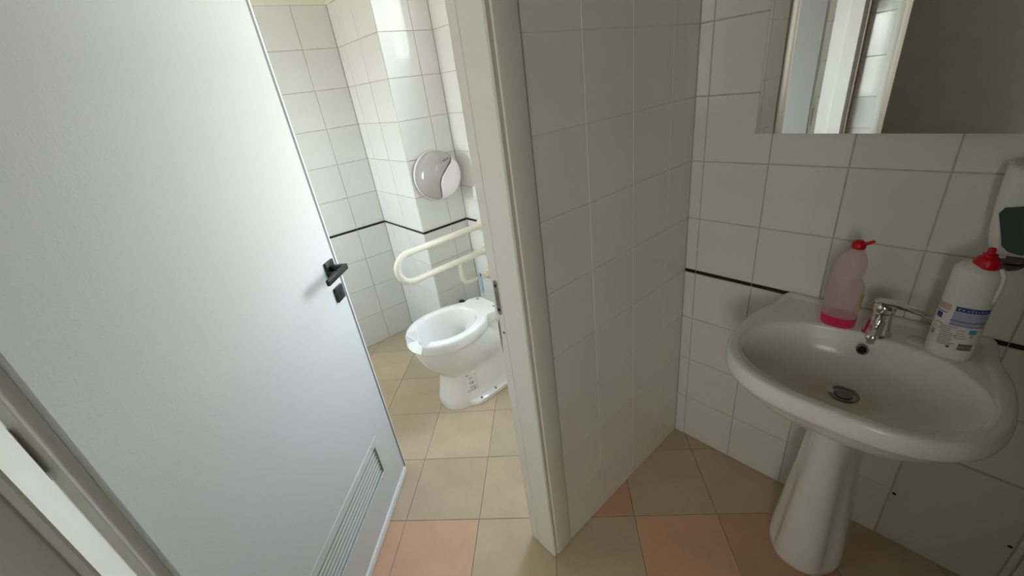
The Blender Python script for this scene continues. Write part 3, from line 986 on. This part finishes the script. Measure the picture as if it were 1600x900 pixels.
tb = empty('toilet_brush', (-.100, 1.222, 0))
tag(tb, 'toilet brush with pale blue grip standing in the corner behind the toilet', 'toilet brush')
bm = bmesh.new(); add_lathe(bm, [(.045, .001), (.048, .01), (.043, .12), (.046, .15), (.038, .152), (.036, .12)], 24); build('holder', bm, M['white'], tb)
bm = bmesh.new(); add_lathe(bm, [(.0065, .12), (.0065, .43)], 12); build('rod', bm, M['white'], tb)
bm = bmesh.new(); add_lathe(bm, [(.009, .40), (.0125, .41), (.0125, .50), (.0115, .525), (.007, .532)], 14); build('grip', bm, M['skyblue'], tb)
bm = bmesh.new(); add_tube(bm, [(-.003, -.008, .515), (-.006, -.016, .522), (-.003, -.016, .53), (0, -.01, .533)], .0025, 8); build('hook', bm, M['black'], tb)
vk = empty('valve_knob', (-.160, 1.405, .310))
tag(vk, 'small black knob on the column low behind the toilet', 'knob')
bm = bmesh.new(); add_lathe(bm, [(.009, 0), (.009, .018), (.0075, .02)], 16, mtx=Matrix.Rotation(PI / 2, 4, 'X')); build('stem', bm, M['black'], vk)
bm = bmesh.new(); add_lathe(bm, [(.015, .018), (.017, .022), (.017, .038), (.012, .042)], 16, mtx=Matrix.Rotation(PI / 2, 4, 'X')); build('cap', bm, M['black'], vk)

# ------------------------------------------------------------------ washbasin
SY = -.574
sk = empty('washbasin', (0, SY, 0))
tag(sk, 'white pedestal washbasin with a stained bowl on the tiled wall', 'washbasin')
half = [(0, .226), (-.10, .240), (-.19, .264), (-.28, .271), (-.36, .264), (-.428, .235), (-.478, .178), (-.504, .105), (-.511, 0)]
outer = [(x, y) for x, y in half] + [(x, -y) for x, y in half[-2::-1]] + [(.06, -.15), (.07, 0), (.06, .15)]
cx_ = (-.26, 0)
ihalf = [(-.132, 0), (-.137, .07), (-.160, .150), (-.205, .200), (-.26, .230), (-.315, .237), (-.375, .222), (-.434, .163), (-.467, .075), (-.472, 0)]
inner = ihalf + [(x, -y) for x, y in ihalf[-2:0:-1]]
NR = 120
def oring(scale, z, sh=0): return polar_ring([(cx_[0] + sh + (x - cx_[0]) * scale, y * scale) for x, y in outer], z, NR, cx_, -.0005)
def iring(scale, z, c2=None):
    c2 = c2 or (-.30, 0)
    return polar_ring([(c2[0] + (x - c2[0]) * scale, y * scale) for x, y in inner], z, NR, cx_)
def iring2(scale, z, to_c):
    # scaled towards the drain
    pts = [(to_c[0] + (x - to_c[0]) * scale, y * scale) for x, y in inner]
    return polar_ring(pts, z, NR, (cx_[0] * scale + to_c[0] * (1 - scale), 0))
SZ = .828
DC = (-.268, 0)
def lerp_ring(a, b, t, z): return [Vector((p.x + (q.x - p.x) * t, p.y + (q.y - p.y) * t, z)) for p, q in zip(a, b)]
O1 = oring(1, SZ); I1 = iring(1, SZ)
rs = [
    oring(.22, .640, -.02), oring(.40, .655, -.01), oring(.60, .680), oring(.78, .715), oring(.90, .752), oring(.955, .775),
    oring(.975, .780), oring(.992, .786), oring(1.0, .798), oring(1.0, .812), oring(.995, .822), oring(.982, SZ + .002),
]
# flat lip 3.5 cm wide, shallow step down to the tap deck, then the bowl
def inset(t, z):
    out = []
    for p, q in zip(O1, I1):
        out.append(Vector((p.x + (q.x - p.x) * t, p.y + (q.y - p.y) * t, z)))
    return out
def lip(dist, z):
    out = []
    for p, q in zip(O1, I1):
        L = (Vector((q.x, q.y)) - Vector((p.x, p.y))).length
        t = min(.88, dist / max(L, 1e-6))
        out.append(Vector((p.x + (q.x - p.x) * t, p.y + (q.y - p.y) * t, z)))
    return out
rs += [lip(.010, SZ + .004), lip(.024, SZ + .0035), lip(.030, SZ + .0015), lip(.034, SZ - .003), lip(.040, SZ - .004)]
rs += [inset(.955, SZ - .0045), inset(1.0, SZ - .006), iring2(.985, SZ - .012, DC), iring2(.965, SZ - .024, DC)]
for s, z in ((.93, .790), (.885, .768), (.83, .750), (.75, .737), (.63, .728), (.48, .721), (.34, .716), (.22, .7125), (.14, .710), (.095, .708)):
    rs.append(iring2(s, z, DC))
bm = bmesh.new()
# the drain opening is round: blend the last rings to circles
for k, rad in ((-1, .024), (-2, .034)):
    z = rs[k][0].z
    rs[k] = [Vector((DC[0] + rad * math.cos(-PI + 2 * PI * (i + .5) / NR), rad * math.sin(-PI + 2 * PI * (i + .5) / NR), z)) for i in range(NR)]
add_loft(bm, rs)
o = build('basin', bm, M['basin'], sk, deg=80)
# pedestal
bm = bmesh.new()
def pring(xf, hw, z, flute=0, xb=-.06, e_=2.2):
    out = []
    n = 72
    for i in range(n):
        t = 2 * PI * i / n
        c, s = math.cos(t), math.sin(t)
        x = (xf + xb) / 2 + (xb - xf) / 2 * math.copysign(abs(c) ** (2 / (e_ if c < 0 else 5)), c)
        y = hw * math.copysign(abs(s) ** (2 / e_), s)
        a = abs(abs(math.degrees(math.atan2(s, -c))) - 52)
        k = math.exp(-(a / 15) ** 2) * flute
        x += k * .7; y -= math.copysign(k, y)
        out.append(Vector((x, y, z)))
    return out
pr_ = [(-.303, .100, .001, .002), (-.309, .104, .006, .004), (-.310, .105, .02, .009), (-.307, .1035, .05, .012), (-.303, .100, .10, .012), (-.297, .093, .18, .010), (-.294, .084, .28, .008), (-.294, .075, .38, .006), (-.297, .068, .48, .004), (-.303, .064, .56, .002), (-.312, .064, .62, 0), (-.325, .068, .66, 0), (-.34, .075, .69, 0)]
add_loft(bm, [pring(xf, hw, z, fl_) for xf, hw, z, fl_ in pr_])
build('pedestal', bm, M['ceramic'], sk, deg=60)
# drain with pop-up plug
dn = empty('drain', (DC[0], 0, .7075)); dn.parent = sk
bm = bmesh.new(); add_lathe(bm, [(.0335, .0005), (.0335, .0035), (.030, .005), (.0255, .0035), (.0245, -.006)], 36, cap0=False, cap1=False); build('drain_ring', bm, M['steel'], dn)
bm = bmesh.new(); add_lathe(bm, [(.0245, -.004), (.001, -.0045)], 30, cap0=False); build('drain_shadow', bm, M['darkprint'], dn)
bm = bmesh.new(); add_lathe(bm, [(.0185, -.004), (.0195, .003), (.018, .006), (.006, .0075), (.001, .0075)], 30); build('plug', bm, M['steel'], dn)
tag(dn, 'dull steel drain with pop-up plug')
bm = bmesh.new()
add_loft(bm, [[Vector((x * k, y * k, z)) for x, y in ((-.012, .006), (-.002, .012), (.016, .010), (.018, .003), (.004, -.004), (-.010, -.006))] for k, z in ((1, .0045), (1.02, .0062), (.8, .0078))])
o = build('soap_scrap', bm, M['paper'], dn); o.location = (-.003, .026, 0)
# overflow
bm = bmesh.new()
ofm = Matrix.Translation((-.1595, -.002, .7905)) @ Matrix.Rotation(math.radians(-62), 4, 'Y')
add_lathe(bm, [(.0135, -.006), (.0135, .002), (.012, .0035), (.0095, .0025), (.009, -.001)], 26, mtx=ofm, cap0=False, cap1=False)
ov = build('overflow_ring', bm, M['steel'], sk)
bm = bmesh.new(); add_lathe(bm, [(.0098, .0002), (.001, .0002)], 24, mtx=ofm); build('overflow_hole', bm, M['dark'], ov)
# blanking cap in the spare tap hole
bm = bmesh.new(); add_lathe(bm, [(.021, -.0005), (.0215, .002), (.019, .004), (.001, .0045)], 30, c=(-.099, -.096, SZ - .0042), sy_=1.0); build('tap_hole_cap', bm, M['hinge'], sk)

# tap
tp = empty('tap', (-.118, -.590, SZ - .0035))
tp.scale = (1.14, 1.14, 1.0)
tag(tp, 'chrome single lever tap on the washbasin', 'tap')
bm = bmesh.new()
add_lathe(bm, [(.0265, 0), (.0275, .002), (.0275, .005), (.0245, .008), (.0235, .012), (.0215, .03), (.020, .05), (.0205, .062), (.0215, .070), (.0195, .073)], 36)
build('body', bm, M['chrome'], tp)
bm = bmesh.new()
rg = []
for t, w, h, z in ((0, .012, .012, .042), (.25, .0125, .0115, .043), (.5, .012, .0105, .044), (.8, .0115, .010, .043), (.97, .010, .009, .041), (1, .007, .006, .040)):
    x = -.008 - .085 * t
    rg.append([Vector((x, math.cos(2 * PI * k / 18) * w, z + math.sin(2 * PI * k / 18) * h)) for k in range(18)])
add_loft(bm, rg)
add_lathe(bm, [(.0085, 0), (.0085, .012)], 16, mtx=Matrix.Translation((-.082, 0, .024)))
build('spout', bm, M['chrome'], tp)
bm = bmesh.new()
# dome and long flat lever turned towards the white bottle
add_lathe(bm, [(.0215, .074), (.0225, .078), (.0225, .088), (.019, .097), (.010, .102), (.001, .103)], 32)
rg = []
for t, w, h, z in ((-.2, .017, .006, .093), (.0, .019, .008, .095), (.25, .017, .007, .0955), (.5, .0145, .0055, .092), (.75, .0115, .0042, .087), (.93, .009, .0034, .083), (1, .005, .002, .0815)):
    y = -.080 * t
    rg.append([Vector((math.cos(2 * PI * k / 16) * w, y, z + math.sin(2 * PI * k / 16) * h)) for k in range(16)])
add_loft(bm, rg)
build('lever', bm, M['chrome'], tp)

# ------------------------------------------------------------------ bottles on the washbasin
def oval(a, b, z, n=40, ox=0, oy=0, e_=2.3):
    return [Vector((ox + a * math.copysign(abs(math.cos(2 * PI * i / n)) ** (2 / e_), math.cos(2 * PI * i / n)), oy + b * math.copysign(abs(math.sin(2 * PI * i / n)) ** (2 / e_), math.sin(2 * PI * i / n)), z)) for i in range(n)]
SD = SZ - .0045
b1 = empty('detergent_bottle', (-.112, -.503, SD), 0)
tag(b1, 'translucent bottle with pink liquid left in the bottom and red flip cap', 'bottle')
prof1 = [(.026, .036, .001, 0), (.0285, .0395, .005, 0), (.029, .0405, .02, 0), (.029, .0405, .075, 0), (.0288, .0402, .112, 0), (.0275, .0385, .130, .0012), (.0255, .0335, .142, .0058), (.0255, .0325, .148, .0062), (.0268, .0350, .160, .0032), (.0268, .0348, .178, .0015), (.025, .0315, .194, .0005), (.0205, .0245, .208, -.002), (.0155, .017, .217, -.004), (.0128, .0128, .223, -.005), (.0125, .0125, .232, -.005)]
bm = bmesh.new()
add_loft(bm, [oval(a, b, z, oy=oy, e_=2.3 if z < .21 else 2) for a, b, z, oy in prof1])
build('body', bm, M['bottle_clear'], b1, deg=60)
bm = bmesh.new()
add_loft(bm, [oval(a + .0004, b + .0004, z) for a, b, z in ((.026, .036, .0006), (.0285, .0395, .005), (.029, .0405, .02), (.029, .0405, .0305), (.027, .0385, .0306))])
build('liquid', bm, M['pinkliq'], b1, deg=40)
bm = bmesh.new()
add_lathe(bm, [(.0145, .228), (.0155, .230), (.0155, .236), (.0135, .243), (.0075, .249), (.001, .250)], 28, c=(0, -.005, 0))
cp = build('cap', bm, M['red'], b1); tag(cp, 'red cap with flip-up spout')
bm = bmesh.new()
add_tube(bm, [(0, -.012, .239), (0, -.022, .2435), (0, -.032, .250), (0, -.034, .2515)], [.005, .0045, .0042, .003], 12)
build('spout', bm, M['red'], cp)
bm = bmesh.new()
g = []
for k in range(2):
    z = (.060, .108)[k]
    g.append([bm.verts.new((.0298 * math.copysign(abs(math.cos(a)) ** (2 / 2.3), math.cos(a)), .0413 * math.copysign(abs(math.sin(a)) ** (2 / 2.3), math.sin(a)), z)) for a in [math.radians(d) for d in range(-112, 71, 8)]])
for i in range(len(g[0]) - 1): bm.faces.new((g[0][i], g[0][i + 1], g[1][i + 1], g[1][i]))
lb = build('label', bm, M['paper'], b1); tag(lb, 'yellow edged label on the back')
bm = bmesh.new()
g = []
for z in (.060, .106):
    g.append([bm.verts.new((.0303 * math.copysign(abs(math.cos(a)) ** (2 / 2.3), math.cos(a)), .0418 * math.copysign(abs(math.sin(a)) ** (2 / 2.3), math.sin(a)), z)) for a in [math.radians(d) for d in range(-112, -70, 6)]])
for i in range(len(g[0]) - 1): bm.faces.new((g[0][i], g[0][i + 1], g[1][i + 1], g[1][i]))
build('label_edge', bm, M['yellow'], lb)

b2 = empty('cleaner_bottle', (-.122, -.724, SD), math.radians(4))
tag(b2, 'white opaque cleaner bottle with blue printed label and red cap', 'bottle')
EA, EB = .034, .0415
prof2 = [(.030, .0375, .001, 0), (.033, .0405, .004, 0), (EA, EB, .012, 0), (EA, EB, .15, 0), (.0338, .0412, .170, 0), (.0330, .0405, .185, 0), (.0335, .0408, .200, 0), (.033, .040, .216, -.0005), (.030, .036, .226, -.003), (.0225, .0265, .2325, -.006), (.019, .0195, .2365, -.0065), (.018, .018, .241, -.0065)]
bm = bmesh.new()
def tilt(r, z, oy):  # shoulder slopes: the camera-left side is lower
    if z < .2: return r
    return [Vector((p.x, p.y, p.z - -(p.y - oy) * .0 + (p.y - oy) * .26)) for p in r]
add_loft(bm, [tilt(oval(a, b, z, oy=oy), z, oy) for a, b, z, oy in prof2])
bd = build('body', bm, M['bottle_white'], b2, deg=60)
bm = bmesh.new()
add_tube(bm, [(-.010, -.029, .236), (-.013, -.0355, .222), (-.016, -.0375, .198), (-.018, -.0365, .172), (-.020, -.035, .158)], [.004, .0055, .0055, .005, .002], 12)
build('grip_rib', bm, M['bottle_white'], b2)
bm = bmesh.new()
add_lathe(bm, [(.0215, .232), (.0225, .234), (.0225, .244), (.0185, .249), (.0185, .253), (.012, .257), (.012, .262), (.0065, .264), (.0060, .275), (.003, .277)], 30, c=(0, -.0065, 0))
cp = build('cap', bm, M['red'], b2); tag(cp, 'red stepped child-proof cap')
def patch(name, d0, d1, z0, z1, off, m, parent):
    bm = bmesh.new()
    n = max(2, int(abs(d1 - d0) / 5))
    g = []
    for z in (z0, z1):
        row = []
        for i in range(n + 1):
            a = math.radians(180 + d0 + (d1 - d0) * i / n)
            c, s = math.cos(a), math.sin(a)
            row.append(bm.verts.new(((EA + off) * math.copysign(abs(c) ** (2 / 2.3), c), (EB + off) * math.copysign(abs(s) ** (2 / 2.3), s), z)))
        g.append(row)
    for i in range(n): bm.faces.new((g[0][i], g[0][i + 1], g[1][i + 1], g[1][i]))
    o = build(name, bm, m, parent)
    return o
# angles run from the left side of the bottle (-) to its right side (+), as seen from the basin
lb = patch('label', -85, 62, .030, .146, .0004, M['paper'], b2)
tag(lb, 'printed white and blue label')
patch('blue_band', -18, 60, .131, .143, .0009, M['blue'], lb)
patch('lilac_band', -20, 60, .096, .130, .0008, M['lilac'], lb)
patch('blue_line', -22, 60, .1065, .1082, .0012, M['blue'], lb)
patch('blue_line', -22, 60, .0955, .0970, .0012, M['blue'], lb)
patch('red_print', -78, -30, .128, .144, .0009, M['rose'], lb)
patch('blue_line', -80, -34, .121, .1230, .0012, M['blue'], lb)
patch('blue_mark', -68, -46, .104, .118, .0009, M['blue'], lb)
patch('hazard_box', -60, -36, .078, .094, .0009, M['rose'], lb)
patch('hazard_box', -57, -39, .0805, .0915, .0013, M['paper'], lb)
patch('hazard_box', -70, -52, .058, .072, .0009, M['greyprint'], lb)
for k in range(10):
    patch('text_line', -36, -4 + random.uniform(-10, 8), .0880 - k * .0052, .0908 - k * .0052, .0009, M['greyprint'], lb)
for k in range(4):
    patch('text_line', -2, 16 + random.uniform(-5, 6), .083 - k * .0065, .0850 - k * .0065, .0009, M['greyprint'], lb)
patch('cyan_mark', 22, 42, .079, .090, .0009, M['cyan'], lb)
patch('cyan_mark', 28, 36, .068, .078, .0009, M['lilac'], lb)
patch('barcode', 10, 46, .034, .051, .0009, M['darkprint'], lb)
patch('barcode', 10, 46, .0415, .0432, .0013, M['greyprint'], lb)
patch('text_line', -10, -4, .036, .040, .0009, M['blackprint'], lb)
# pale lettering in the blue band
for k in range(9):
    patch('band_mark', -12 + k * 7.4, -8.5 + k * 7.4, .1345, .1395 - .001 * (k % 3), .0013, M['lilac'], lb)

# ------------------------------------------------------------------ mirror
mi = empty('mirror', (-.002, -.198, 1.318), math.radians(-1.5))
tag(mi, 'large frameless wall mirror above the washbasin, cut by the top of the picture', 'mirror')
bm = bmesh.new()
y0, y1, z0, z1 = 0, -.92, 0, .86
def mr_(x, i): return [Vector((x, y0 - i, z0 + i)), Vector((x, y1 + i, z0 + i)), Vector((x, y1 + i, z1 - i)), Vector((x, y0 - i, z1 - i))]
add_loft(bm, [mr_(-.016, 0), mr_(-.0190, 0), mr_(-.0192, .020)])
build('glass', bm, M['mirror'], mi, sm=False)
bm = bmesh.new(); add_box(bm, (-.008, -.46, .43), (.0155, .86, .80)); build('backing', bm, M['darkprint'], mi)

# ------------------------------------------------------------------ soap dispenser, cut by the right edge of the picture
sd = empty('soap_dispenser', (0, -.772, 1.068))
tag(sd, 'white wall soap dispenser with a dark teal window, right of the red capped bottle', 'dispenser')
bm = bmesh.new()
def sring(z, w, d):
    out = []
    for i in range(40):
        t = 2 * PI * i / 40
        c, s = math.cos(t), math.sin(t)
        out.append(Vector((-d / 2 - .0005 + d / 2 * math.copysign(abs(c) ** (2 / 5), c), w / 2 * math.copysign(abs(s) ** (2 / 4), s), z)))
    return out
add_loft(bm, [sring(z, w, d) for z, w, d in ((0, .075, .07), (.004, .085, .078), (.02, .10, .085), (.05, .112, .092), (.10, .122, .098), (.16, .128, .100), (.185, .128, .098), (.193, .124, .092), (.197, .11, .08))])
build('body', bm, M['white'], sd, deg=50)
bm = bmesh.new()
ol = [(.047, .113), (.020, .120), (-.02, .120), (-.047, .113), (-.052, .100), (-.044, .075), (-.036, .05), (-.030, .03), (-.018, .018), (0, .014), (.018, .018), (.030, .03), (.036, .05), (.044, .075), (.052, .100)]
add_prism(bm, [Vector((-.0905 - .06 * (z_ - .014), y_, z_)) for y_, z_ in ol], (-.006, 0, 0))
o = build('level_window', bm, M['teal'], sd, deg=30); tag(o, 'dark teal level window')
bm = bmesh.new()
add_lathe(bm, [(.016, -.001), (.0155, -.012), (.009, -.017)], 20, c=(-.055, 0, 0)); build('nozzle', bm, M['smoke'], sd)
hc = empty('drip_cup', (0, -.764, 1.036))
tag(hc, 'dark half round cup on the wall under the soap dispenser', 'cup')
bm = bmesh.new()
rg = []
for k in range(7):
    a = PI / 2 * k / 6
    r_ = .030 * math.cos(a) + .003; z = -.026 * math.sin(a)
    rg.append([Vector((-(r_ * 1.1) * math.sin(PI * i / 16), r_ * math.cos(PI * i / 16), z)) for i in range(17)])
add_loft(bm, rg)
build('cup', bm, M['smoke'], hc, deg=50)
bm = bmesh.new()
add_tube(bm, [(-.037 * math.sin(PI * i / 16), .034 * math.cos(PI * i / 16), .0) for i in range(17)], .0022, 8)
build('rim', bm, M['black'], hc)

# ------------------------------------------------------------------ access panel under the basin
ap = empty('access_panel', (0, -.8625, 0))
tag(ap, 'square pale access panel with two screws, low on the wall right of the pedestal', 'panel')
bm = bmesh.new(); add_box(bm, (.0018, 0, .2110), (.006, .264, .4085), .0008, 1); build('plate', bm, M['panel'], ap)
bm = bmesh.new(); add_box(bm, (.0042, 0, .2080), (.003, .2755, .4145)); build('joint', bm, M['dark'], ap)
small_disc('screw', (-.0008, .124, .207), .0052, M['dark'], ap)
small_disc('screw', (-.0008, -.124, .207), .0052, M['dark'], ap)

# little scrap of paper on the floor at the foot of the wall
bm = bmesh.new()
bmesh.ops.create_icosphere(bm, subdivisions=2, radius=.012)
for v in bm.verts:
    v.co *= .75 + .5 * noise.noise(v.co * 120 + Vector((3, 1, 2)))
    v.co.z = max(v.co.z * .7, -.006)
ps = build('paper_scrap', bm, M['paper'], None, deg=20)
ps.location = (-.115, -.878, .0062)
tag(ps, 'small white paper scrap on the floor at the foot of the tiled wall', 'paper')
